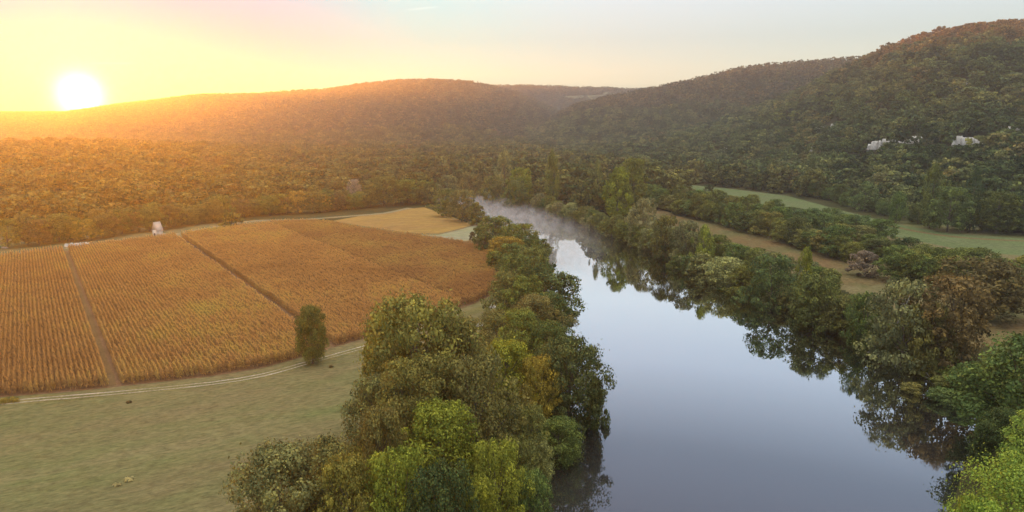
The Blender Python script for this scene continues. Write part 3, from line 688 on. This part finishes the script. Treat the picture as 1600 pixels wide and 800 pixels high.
# ------------------------------------------------------------------ maize
def corn_seg(seed, L=2.0, mat='corn'):
    r = np.random.default_rng(seed); V = []; Q = []; v = []
    def quad(p, q, r_, s): b0 = len(V); V.extend([p, q, r_, s]); Q.append((b0, b0 + 1, b0 + 2, b0 + 3))
    for k in range(9):
        x0 = (k + r.uniform(.1, .9)) / 9 * L; y0 = r.normal() * .05; h = r.uniform(1.8, 2.35); val = np.clip(r.normal(.5, .16), 0, 1)
        lean = r.normal(size=2) * .08
        quad((x0 - .02, y0, 0), (x0 + .02, y0, 0), (x0 + .015 + lean[0], y0 + lean[1], h), (x0 - .015 + lean[0], y0 + lean[1], h)); v.append(val * .7)
        for j in range(8):
            z0 = h * r.uniform(.2, .93); a = r.uniform(0, 6.28); ln = r.uniform(.35, .6); wd = .055
            if r.random() < .3: a = r.choice([0, math.pi]) + r.normal() * .5
            dx, dy = math.cos(a), math.sin(a); sx, sy = -dy * wd, dx * wd; bx, by = x0 + lean[0] * z0 / h, y0 + lean[1] * z0 / h
            m1 = (bx + dx * ln * .5, by + dy * ln * .5, z0 + ln * .35); e = (bx + dx * ln * .85, by + dy * ln * .85, z0 - ln * r.uniform(.0, .5))
            quad((bx, by, z0 - .05), (bx, by, z0 + .05), (m1[0] + sx, m1[1] + sy, m1[2]), (m1[0] - sx, m1[1] - sy, m1[2]))
            quad((m1[0] - sx, m1[1] - sy, m1[2]), (m1[0] + sx, m1[1] + sy, m1[2]), (e[0] + sx * .4, e[1] + sy * .4, e[2]), (e[0] - sx * .4, e[1] - sy * .4, e[2]))
            v += [np.clip(val + r.normal() * .12, 0, 1)] * 2
        quad((x0 + lean[0] - .06, y0 + lean[1], h - .05), (x0 + lean[0] + .06, y0 + lean[1], h - .05), (x0 + lean[0] + .12, y0 + lean[1] + .05, h + .28), (x0 + lean[0] - .1, y0 + lean[1] - .05, h + .28)); v.append(.9)
    return mesh_np('maize', V, Q, M[mat], v)
KC = [corn_seg(500 + i_) for i_ in range(6)]; KR = [corn_seg(500 + i_, mat='redcorn') for i_ in range(6)]
A = np.array((-math.sin(R(35)), math.cos(R(35)))); B = np.array((A[1], -A[0]))  # along / across the rows
CP = GP(CORN)
lanes = []
for (a, b_) in (((100, 398), (185, 607)), ((280, 373), (470, 510)), ((430, 352), (720, 482))):
    p_, q = np.array(G(*a)), np.array(G(*b_)); lanes.append(.5 * (p_ + q) @ B)
LW_ = [.85, .9, .6]
s = CP @ B
names = ['maize rows of the left block, left of the wide dirt lane', 'maize rows between the wide dirt lane and the narrow dark lane', 'maize rows between the narrow dark lane and the faint third lane', 'reddish maize rows of the right block beside the riverside trees']
segs = [[], [], [], []]
for sb in np.arange(s.min(), s.max(), .8):
    near_l = [k for k in range(3) if abs(sb - lanes[k]) < LW_[k]]
    if near_l: continue
    blk = sum(sb > l for l in lanes)
    ta = np.arange((CP @ A).min(), (CP @ A).max(), .5); px_ = A[0] * ta + B[0] * sb; py_ = A[1] * ta + B[1] * sb
    ins = poly_sd(px_, py_, CP) < 0
    if not ins.any(): continue
    run = np.where(ins)[0]; t0, t1 = ta[run[0]] + random.uniform(-.3, .3), ta[run[-1]]
    # rows can leave and re-enter the field: test each segment
    for t in np.arange(t0, t1 - 1.0, 2.0):
        c = A * (t + 1) + B * sb
        segs[blk].append((c[0], c[1], t, sb))
for blk in range(4):
    a = np.array(segs[blk]); ok = poly_sd(a[:, 0], a[:, 1], CP) < .5; a = a[ok]
    ok = (a[:, 0] / a[:, 1] > -1.0); a = a[ok]
    st = A[None] * a[:, 2:3] + B[None] * (a[:, 3:4] + rng.normal(size=(len(a), 1)) * .04)
    n_ = len(a); pts = np.c_[st, np.full(n_, 3.0)]
    sc = rng.uniform(.85, 1.12, n_) * (1 + .1 * waves(a[:, 0], a[:, 1], 30))
    o_ = gn_scatter('maize_rows', pts, np.stack([np.ones(n_), np.ones(n_), sc], 1), rng.integers(0, 6, n_), KR if blk == 3 else KC, names[blk], tilt=(1, 0))
    rot = np.zeros((n_, 3), np.float32); rot[:, 2] = math.atan2(A[1], A[0]); o_.data.attributes['rot'].data.foreach_set('vector', rot.ravel())
    o_['category'] = 'maize field'; print('corn', blk, n_)
lane_mesh = []
for k in range(3):
    ta = np.arange((CP @ A).min(), (CP @ A).max(), .5); px_ = A[0] * ta + B[0] * lanes[k]; py_ = A[1] * ta + B[1] * lanes[k]
    run = np.where(poly_sd(px_, py_, CP) < 0)[0]; line = np.stack([px_, py_], 1)[run[0]:run[-1]:4]
    tag(obj('dirt_lane', strip('dirt_lane', line, (0,), LW_[k] * 1.6, M['dirt'], 3.010 + .001 * k)), kind='structure')

# ------------------------------------------------------------------ buildings
def prism(x0, x1, y0, y1, z0, z1): 
    V = [(x0, y0, z0), (x1, y0, z0), (x1, y1, z0), (x0, y1, z0), (x0, y0, z1), (x1, y0, z1), (x1, y1, z1), (x0, y1, z1)]
    return np.array(V, float), np.array([(3, 2, 1, 0), (4, 5, 6, 7), (0, 1, 5, 4), (1, 2, 6, 5), (2, 3, 7, 6), (3, 0, 4, 7)])
def gable(x0, x1, y0, y1, z0, z1):
    xm = (x0 + x1) / 2
    V = [(x0, y0, z0), (x1, y0, z0), (x1, y1, z0), (x0, y1, z0), (xm, y0, z1), (xm, y0, z1), (xm, y1, z1), (xm, y1, z1)]
    return np.array(V, float), np.array([(3, 2, 1, 0), (0, 1, 5, 4), (1, 2, 6, 5), (2, 3, 7, 6), (3, 0, 4, 7)])
def house(x, y, z, w, d, hw, hr, rot, wallm, roofm, name, label, cat, wins, door=True, group=None):
    e = bpy.data.objects.new(name, None); COL.objects.link(e); e.location = (x, y, z); e.rotation_euler = (0, 0, rot); tag(e, label, cat, group)
    g1 = gable(-w / 2, w / 2, -d / 2, d / 2, hw, hw + hr); V, Q = join([prism(-w / 2, w / 2, -d / 2, d / 2, -.3, hw - .001), g1])
    obj('wall', mesh_np('wall', V, Q, M[wallm]), e)
    ov = .25; xm = 0; zr = hw + hr + .12; ze = hw - ov * hr / (w / 2) + .12
    parts = []
    for sgn in (-1, 1):
        a = np.array([(0, -d / 2 - ov, zr), (sgn * (w / 2 + ov), -d / 2 - ov, ze), (sgn * (w / 2 + ov), d / 2 + ov, ze), (0, d / 2 + ov, zr)], float)
        b_ = a - np.array((0, 0, .1)); parts.append((np.vstack([a, b_]), np.array([(0, 1, 2, 3), (7, 6, 5, 4), (0, 4, 5, 1), (1, 5, 6, 2), (2, 6, 7, 3), (3, 7, 4, 0)])))
    V, Q = join(parts); obj('roof', mesh_np('roof', V, Q, M[roofm]), e)
    if door:
        V, Q = prism(-.45, .45, -d / 2 - .04, -d / 2 + .02, 0, 2.0); obj('door', mesh_np('door', V, Q, M['door']), e)
    for (wx, wz) in wins:
        V, Q = prism(wx - .4, wx + .4, -d / 2 - .035, -d / 2 + .02, wz, wz + 1.1); obj('window', mesh_np('window', V, Q, M['door']), e)
    return e
x, y = G(247, 371); ch = house(x, y, 3, 2.7, 2.8, 3.3, 3.1, R(-25), 'plaster', 'slate', 'wayside_hut', 'small white stone hut with a steep pointed roof beside the far track', 'hut', [])
x, y = G(256, 368); bo = obj('boundary_stone', rock_mesh(1.6, 1.5, 1.2, 5), loc=(x, y, 3)); tag(bo, 'pale boulder right beside the small white hut', 'boulder')
vill = [(436, 241), (446, 243), (470, 240), (481, 241), (490, 244)]
for k, (px, py) in enumerate(vill):
    x, y, z = lookup(px, py); z = max(z, 3)
    house(x, y - 14, z + 6, random.uniform(7, 10), random.uniform(9, 12), 5, 3, R(random.uniform(20, 70)), 'plaster', 'tile', 'village_house', ['leftmost pale house of the distant hamlet in the trees', 'second pale house of the distant hamlet, close right of the leftmost', 'middle pale house of the distant hamlet', 'fourth pale house of the distant hamlet', 'rightmost pale house of the distant hamlet'][k], 'house', [(-1.8, 1.2), (1.8, 1.2), (-1.8, 3.4), (1.8, 3.4)], group='houses of the distant hamlet')
# pale stones by the far track and by the end of the farm track
for k, px in enumerate((2, 100, 108, 115, 122, 131)):
    x, y = G(px, [389, 386, 385, 385, 384, 383][k]); o_ = obj('pale_boulder', rock_mesh(random.uniform(1.6, 2.6), random.uniform(.9, 1.3), 1.5, 80 + k), loc=(x, y + 2, 3)); o_.rotation_euler = (0, 0, random.uniform(0, 3))
    tag(o_, 'pale boulder alone at the left end of the far track' if k == 0 else 'pale boulders in a short row beside the far track', 'boulder', None if k == 0 else 'row of boulders by the far track')
for px, py, w, lb in ((770, 481, 2.6, 'pale white boulder at the end of the farm track under the trees'), (749, 509, 2.4, 'pale grey boulder in the grass behind the tallest tree'), (786, 479, 1.4, 'small pale boulder closest to the riverside trees')):
    x, y = G(px, py); tag(obj('pale_boulder', rock_mesh(w, .9, 1.4, int(px)), loc=(x, y, 3)), lb, 'boulder')
# pale weed patches in the meadow
def tuft(name, px, py, r0, n_, hgt, col, label):
    x, y = G(px, py); r = np.random.default_rng(int(px)); a = r.uniform(0, 6.28, 14); c = np.stack([np.cos(a) * r0 * r.random(14), np.sin(a) * r0 * .7 * r.random(14), np.full(14, hgt * .4)], 1)
    V, Q, v = leaves(c, np.full(14, hgt * .9), n_, .16, seed=int(px)); o_ = obj(name, mesh_np(name, V, Q, M['leaf'], v), loc=(x, y, 3.0)); o_.color = (*COLS[col], 1); tag(o_, label, 'weeds')
COLS['straw'] = (.42, .36, .17)
tuft('weed_clump', 202, 750, .8, 60, .28, 'straw', 'straw coloured weed clump in the open meadow')
tuft('weed_clump', 183, 758, .5, 40, .2, 'straw', 'smaller straw weed clump left of the larger one')
tuft('weed_clump', 202, 629, .6, 40, .25, 'darkrust', 'dark low weed clump just below the farm track')
tuft('weed_clump', 10, 628, 2.0, 110, .6, 'gold', 'yellowish weeds at the near left corner of the maize')
tuft('weed_clump', 517, 574, .4, 40, .3, 'darkrust', 'dark tuft right of the lone tree foot')

# ------------------------------------------------------------------ fallen boughs in the water
def bough(p0, p1, col, label, r0=.16, droop=.4, bushy=1.0, seed=1):
    a = np.array((*G(*p0, 0.0), .35)); b_ = np.array((*G(*p1, 0.0), .15)); r = np.random.default_rng(seed)
    pts = [a + (b_ - a) * t + np.array((0, 0, droop * math.sin(math.pi * t))) + r.normal(size=3) * .12 for t in np.linspace(0, 1, 7)]
    e = bpy.data.objects.new('fallen_bough', None); COL.objects.link(e); e.location = tuple(a); tag(e, label, 'fallen branch')
    parts = [tube(np.array(pts) - a, np.linspace(r0, .04, 7))]; ends = []
    for k in range(9):
        p_ = pts[1 + k % 6]; d = r.normal(size=3); d[2] = abs(d[2]) * .5; q = p_ + d / np.linalg.norm(d) * r.uniform(.8, 1.8); parts.append(tube([p_ - a, q - a], [.05, .015], 5)); ends.append(q - a)
    V, Q = join(parts); obj('stem', mesh_np('stem', V, Q, M['palebark'], smooth=True), e)
    C = np.array(ends + [p_ - a for p_ in pts[1:]]); V, Q, v = leaves(C, np.full(len(C), .55 * bushy), int(90 * bushy), .18, seed=seed)
    c_ = obj('foliage', mesh_np('foliage', V, Q, M['leaf'], v), e); c_.color = (*COLS[col], 1)
bough((1425, 556), (1352, 552), 'grey', 'leafy grey green fallen bough lying flat over the water', .18, .5, 1.0, 3)
bough((1452, 592), (1414, 566), 'lime', 'bright yellow green bough dipping into the dark water', .12, .9, .8, 4)
bough((1478, 606), (1448, 590), 'lime', 'thin green bough trailing in the water nearest the inlet', .1, .3, .6, 5)

# ------------------------------------------------------------------ sky, sun, haze
SUNPX = (125, 150)
X, Y, Z = ray(*SUNPX); sd = Vector((X, Y, Z)).normalized()
az = math.atan2(sd.x, sd.y); el = math.asin(sd.z)
w = bpy.data.worlds.new('World'); SC.world = w; w.use_nodes = True; nt = w.node_tree; ns, ls = nt.nodes, nt.links
bg = ns['Background']; sky = ns.new('ShaderNodeTexSky'); sky.sky_type = 'NISHITA'; sky.sun_disc = False
sky.sun_elevation = max(el, R(2.0)); sky.sun_rotation = az; sky.air_density = 1.0; sky.dust_density = .3; sky.ozone_density = 1.5; sky.altitude = 100
bg.inputs[1].default_value = .05
ls.new(mixc(ns, ls, sky.outputs[0], (.47, .45, .42), 1.0, 'MULTIPLY'), bg.inputs[0])
# disc and aureole of the visible sun in the sky
tc = ns.new('ShaderNodeTexCoord'); dp = ns.new('ShaderNodeVectorMath'); dp.operation = 'DOT_PRODUCT'
ls.new(tc.outputs['Generated'], dp.inputs[0]); dp.inputs[1].default_value = tuple(sd)
def M_(op, a, b_=None, c=None):
    n = ns.new('ShaderNodeMath'); n.operation = op
    for s_, v_ in zip(n.inputs, (a, b_, c)):
        if v_ is None: continue
        if isinstance(v_, (int, float)): s_.default_value = v_
        else: ls.new(v_, s_)
    return n.outputs[0]
ang = M_('MULTIPLY', M_('ARCCOSINE', M_('MINIMUM', dp.outputs['Value'], 1.0)), 180 / math.pi)
SUN_OUT = []
def lobe(sig, amp, col, pw=1.0):
    e_ = M_('MULTIPLY', M_('EXPONENT', M_('MULTIPLY', M_('POWER', M_('DIVIDE', ang, sig), pw), -1.0)), amp)
    b2 = ns.new('ShaderNodeBackground'); b2.inputs[0].default_value = (*col, 1); ls.new(e_, b2.inputs[1]); SUN_OUT.append(b2.outputs[0])
lobe(1.15, 3.0, (1, .9, .6), 2.2)
lobe(2.2, .30, (1, .85, .4))
# brightness of the sky with height: cream at the horizon, slate blue higher up, bright fill added overhead out of view
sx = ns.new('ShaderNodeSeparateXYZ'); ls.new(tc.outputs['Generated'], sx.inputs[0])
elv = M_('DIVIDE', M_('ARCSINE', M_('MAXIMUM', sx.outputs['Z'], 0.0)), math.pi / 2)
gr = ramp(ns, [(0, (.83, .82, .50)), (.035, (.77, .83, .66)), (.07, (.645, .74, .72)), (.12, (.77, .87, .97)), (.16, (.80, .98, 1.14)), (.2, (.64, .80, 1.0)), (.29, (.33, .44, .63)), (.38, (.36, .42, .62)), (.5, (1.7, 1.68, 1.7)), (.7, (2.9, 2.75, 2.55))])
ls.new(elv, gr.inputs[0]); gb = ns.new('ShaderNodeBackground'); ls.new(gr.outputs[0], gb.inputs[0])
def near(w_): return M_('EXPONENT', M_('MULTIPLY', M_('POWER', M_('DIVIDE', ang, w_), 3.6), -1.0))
sky_fill = mixc(ns, ls, gr.outputs[0], mixc(ns, ls, (1, 1, 1), (.0, 1, 1), near(28.)), 1.0, 'MULTIPLY')
sky_fill = mixc(ns, ls, sky_fill, mixc(ns, ls, (1, 1, 1), (1, .30, .76), near(19.5)), 1.0, 'MULTIPLY')
ls.new(sky_fill, gb.inputs[0]); gb.inputs[1].default_value = .48; SUN_OUT.append(gb.outputs[0])
# two short vapour trails
def streak(px, py, dx, dy, half, thick, amp):
    c_ = Vector(ray(px, py)).normalized(); t_ = (Vector(ray(px + dx, py + dy)).normalized() - c_).normalized(); n_ = c_.cross(t_).normalized()
    def dot(v_):
        q = ns.new('ShaderNodeVectorMath'); q.operation = 'DOT_PRODUCT'; ls.new(tc.outputs['Generated'], q.inputs[0]); q.inputs[1].default_value = tuple(v_); return q.outputs['Value']
    a_ = M_('POWER', M_('ABSOLUTE', M_('DIVIDE', M_('SUBTRACT', dot(t_), c_.dot(t_)), half / F)), 4.0)
    b_ = M_('POWER', M_('ABSOLUTE', M_('DIVIDE', dot(n_), thick / F)), 2.0)
    e_ = M_('MULTIPLY', M_('MULTIPLY', M_('EXPONENT', M_('MULTIPLY', M_('ADD', a_, b_), -1.0)), amp), M_('GREATER_THAN', dot(c_), 0.0))
    b2 = ns.new('ShaderNodeBackground'); b2.inputs[0].default_value = (1, .85, .65, 1); ls.new(e_, b2.inputs[1]); SUN_OUT.append(b2.outputs[0])
streak(661, 13, 20, -2, 22, 1.4, .06); streak(176, 99, 20, 0, 26, 1.2, .08)
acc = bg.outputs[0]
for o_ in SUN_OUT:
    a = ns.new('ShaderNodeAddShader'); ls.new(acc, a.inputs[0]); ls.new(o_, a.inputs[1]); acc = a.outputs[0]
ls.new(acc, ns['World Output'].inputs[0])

sl = bpy.data.lights.new('sun', 'SUN'); sl.energy = 4.2; sl.angle = R(.6); sl.color = (1, .33, .01)
so = bpy.data.objects.new('sun', sl); COL.objects.link(so); sl_el = R(2.3)
dv = Vector((math.sin(az) * math.cos(sl_el), math.cos(az) * math.cos(sl_el), math.sin(sl_el)))
so.rotation_euler = dv.to_track_quat('Z', 'Y').to_euler(); so.location = (-100, 100, 200)

hm = bpy.data.materials.new('haze_air'); hm.use_nodes = True; hn = hm.node_tree; hn.nodes.clear()
ho = hn.nodes.new('ShaderNodeOutputMaterial'); hv = hn.nodes.new('ShaderNodeVolumePrincipled')
hv.inputs['Color'].default_value = (.95, .92, .9, 1); hv.inputs['Density'].default_value = .00023; hv.inputs['Anisotropy'].default_value = .68
hn.links.new(hv.outputs[0], ho.inputs['Volume'])
V, Q = prism(-4100, 4100, -300, 3200, -3.6, 185)
hz = obj('haze', mesh_np('haze', V, Q, hm)); tag(hz, kind='stuff', label='thin golden morning haze filling the valley air', cat='haze')

# low mist on the far bend: a few thin veils of droplets one above the other, thinning out towards the banks
m, nt2, ns2, ls2, out2 = newmat('mist')
at = ns2.new('ShaderNodeAttribute'); at.attribute_name = 'fade'
gg = ns2.new('ShaderNodeNewGeometry'); mp2 = ns2.new('ShaderNodeMapping'); mp2.inputs['Scale'].default_value = (.30, .075, .5); ls2.new(gg.outputs['Position'], mp2.inputs[0])
nn2 = noise(ns2, ls2, 1.0, 4, .6, vec=mp2.outputs[0])
mr2 = ns2.new('ShaderNodeMapRange'); mr2.inputs[1].default_value = .38; mr2.inputs[2].default_value = .68; mr2.inputs[3].default_value = .04; mr2.inputs[4].default_value = .26; ls2.new(nn2.outputs[0], mr2.inputs[0])
ml2 = ns2.new('ShaderNodeMath'); ml2.operation = 'MULTIPLY'; ls2.new(mr2.outputs[0], ml2.inputs[0]); ls2.new(at.outputs['Fac'], ml2.inputs[1])
df = ns2.new('ShaderNodeBsdfDiffuse'); df.inputs[0].default_value = (.72, .69, .68, 1); tr2 = ns2.new('ShaderNodeBsdfTransparent')
tl2 = ns2.new('ShaderNodeBsdfTranslucent'); tl2.inputs[0].default_value = (.72, .69, .68, 1); ms0 = ns2.new('ShaderNodeMixShader'); ls2.new(df.outputs[0], ms0.inputs[1]); ls2.new(tl2.outputs[0], ms0.inputs[2]); ms0.inputs[0].default_value = .4
ms = ns2.new('ShaderNodeMixShader'); ls2.new(ml2.outputs[0], ms.inputs[0]); ls2.new(tr2.outputs[0], ms.inputs[1]); ls2.new(ms0.outputs[0], ms.inputs[2]); ls2.new(ms.outputs[0], out2.inputs[0])
gx, gy = np.meshgrid(np.arange(-110, 95, 2.5), np.arange(235, 520, 2.5)); nxm = gx.shape[1]
dd = -poly_sd(gx, gy, RIV); uu = gx / gy
fd = smoothstep(-1, 7, dd) * smoothstep(.105, .02, uu) * .999 if False else smoothstep(-1, 7, dd) * (1 - smoothstep(-.02, .17, uu)) * (1 - smoothstep(440, 510, gy))
ii = (np.arange(gx.shape[0] - 1)[:, None] * nxm + np.arange(nxm - 1)[None]).ravel()
Qm = np.stack([ii, ii + 1, ii + 1 + nxm, ii + nxm], -1); keep = (fd.ravel()[Qm].max(1) > .001)
VV = []; QQ = []; FF = []
for k, zz in enumerate((.5, 1.1, 1.8, 2.6, 3.5)):
    hz_ = zz + .35 * waves(gx, gy, 22, k * 3, 5); VV.append(np.stack([gx, gy, hz_], -1).reshape(-1, 3)); QQ.append(Qm[keep] + k * gx.size); FF.append(fd.ravel() * (1 - .13 * k))
mm_ = mesh_np('river_mist', np.vstack(VV), np.vstack(QQ), m, smooth=True); a = mm_.attributes.new('fade', 'FLOAT', 'POINT'); a.data.foreach_set('value', np.concatenate(FF).astype(np.float32))
tag(obj('river_mist', mm_), 'pale low mist lying on the far river bend', 'mist', kind='stuff')
SC.view_settings.view_transform = 'Standard'; SC.view_settings.look = 'None'; SC.view_settings.exposure = 1.0; SC.view_settings.gamma = 1
SC.render.engine = 'CYCLES'; cy_ = SC.cycles
cy_.max_bounces = 5; cy_.diffuse_bounces = 2; cy_.glossy_bounces = 2; cy_.transmission_bounces = 2; cy_.volume_bounces = 0; cy_.transparent_max_bounces = 12
cy_.use_denoising = True; cy_.caustics_reflective = False; cy_.caustics_refractive = False; cy_.sample_clamp_indirect = 4
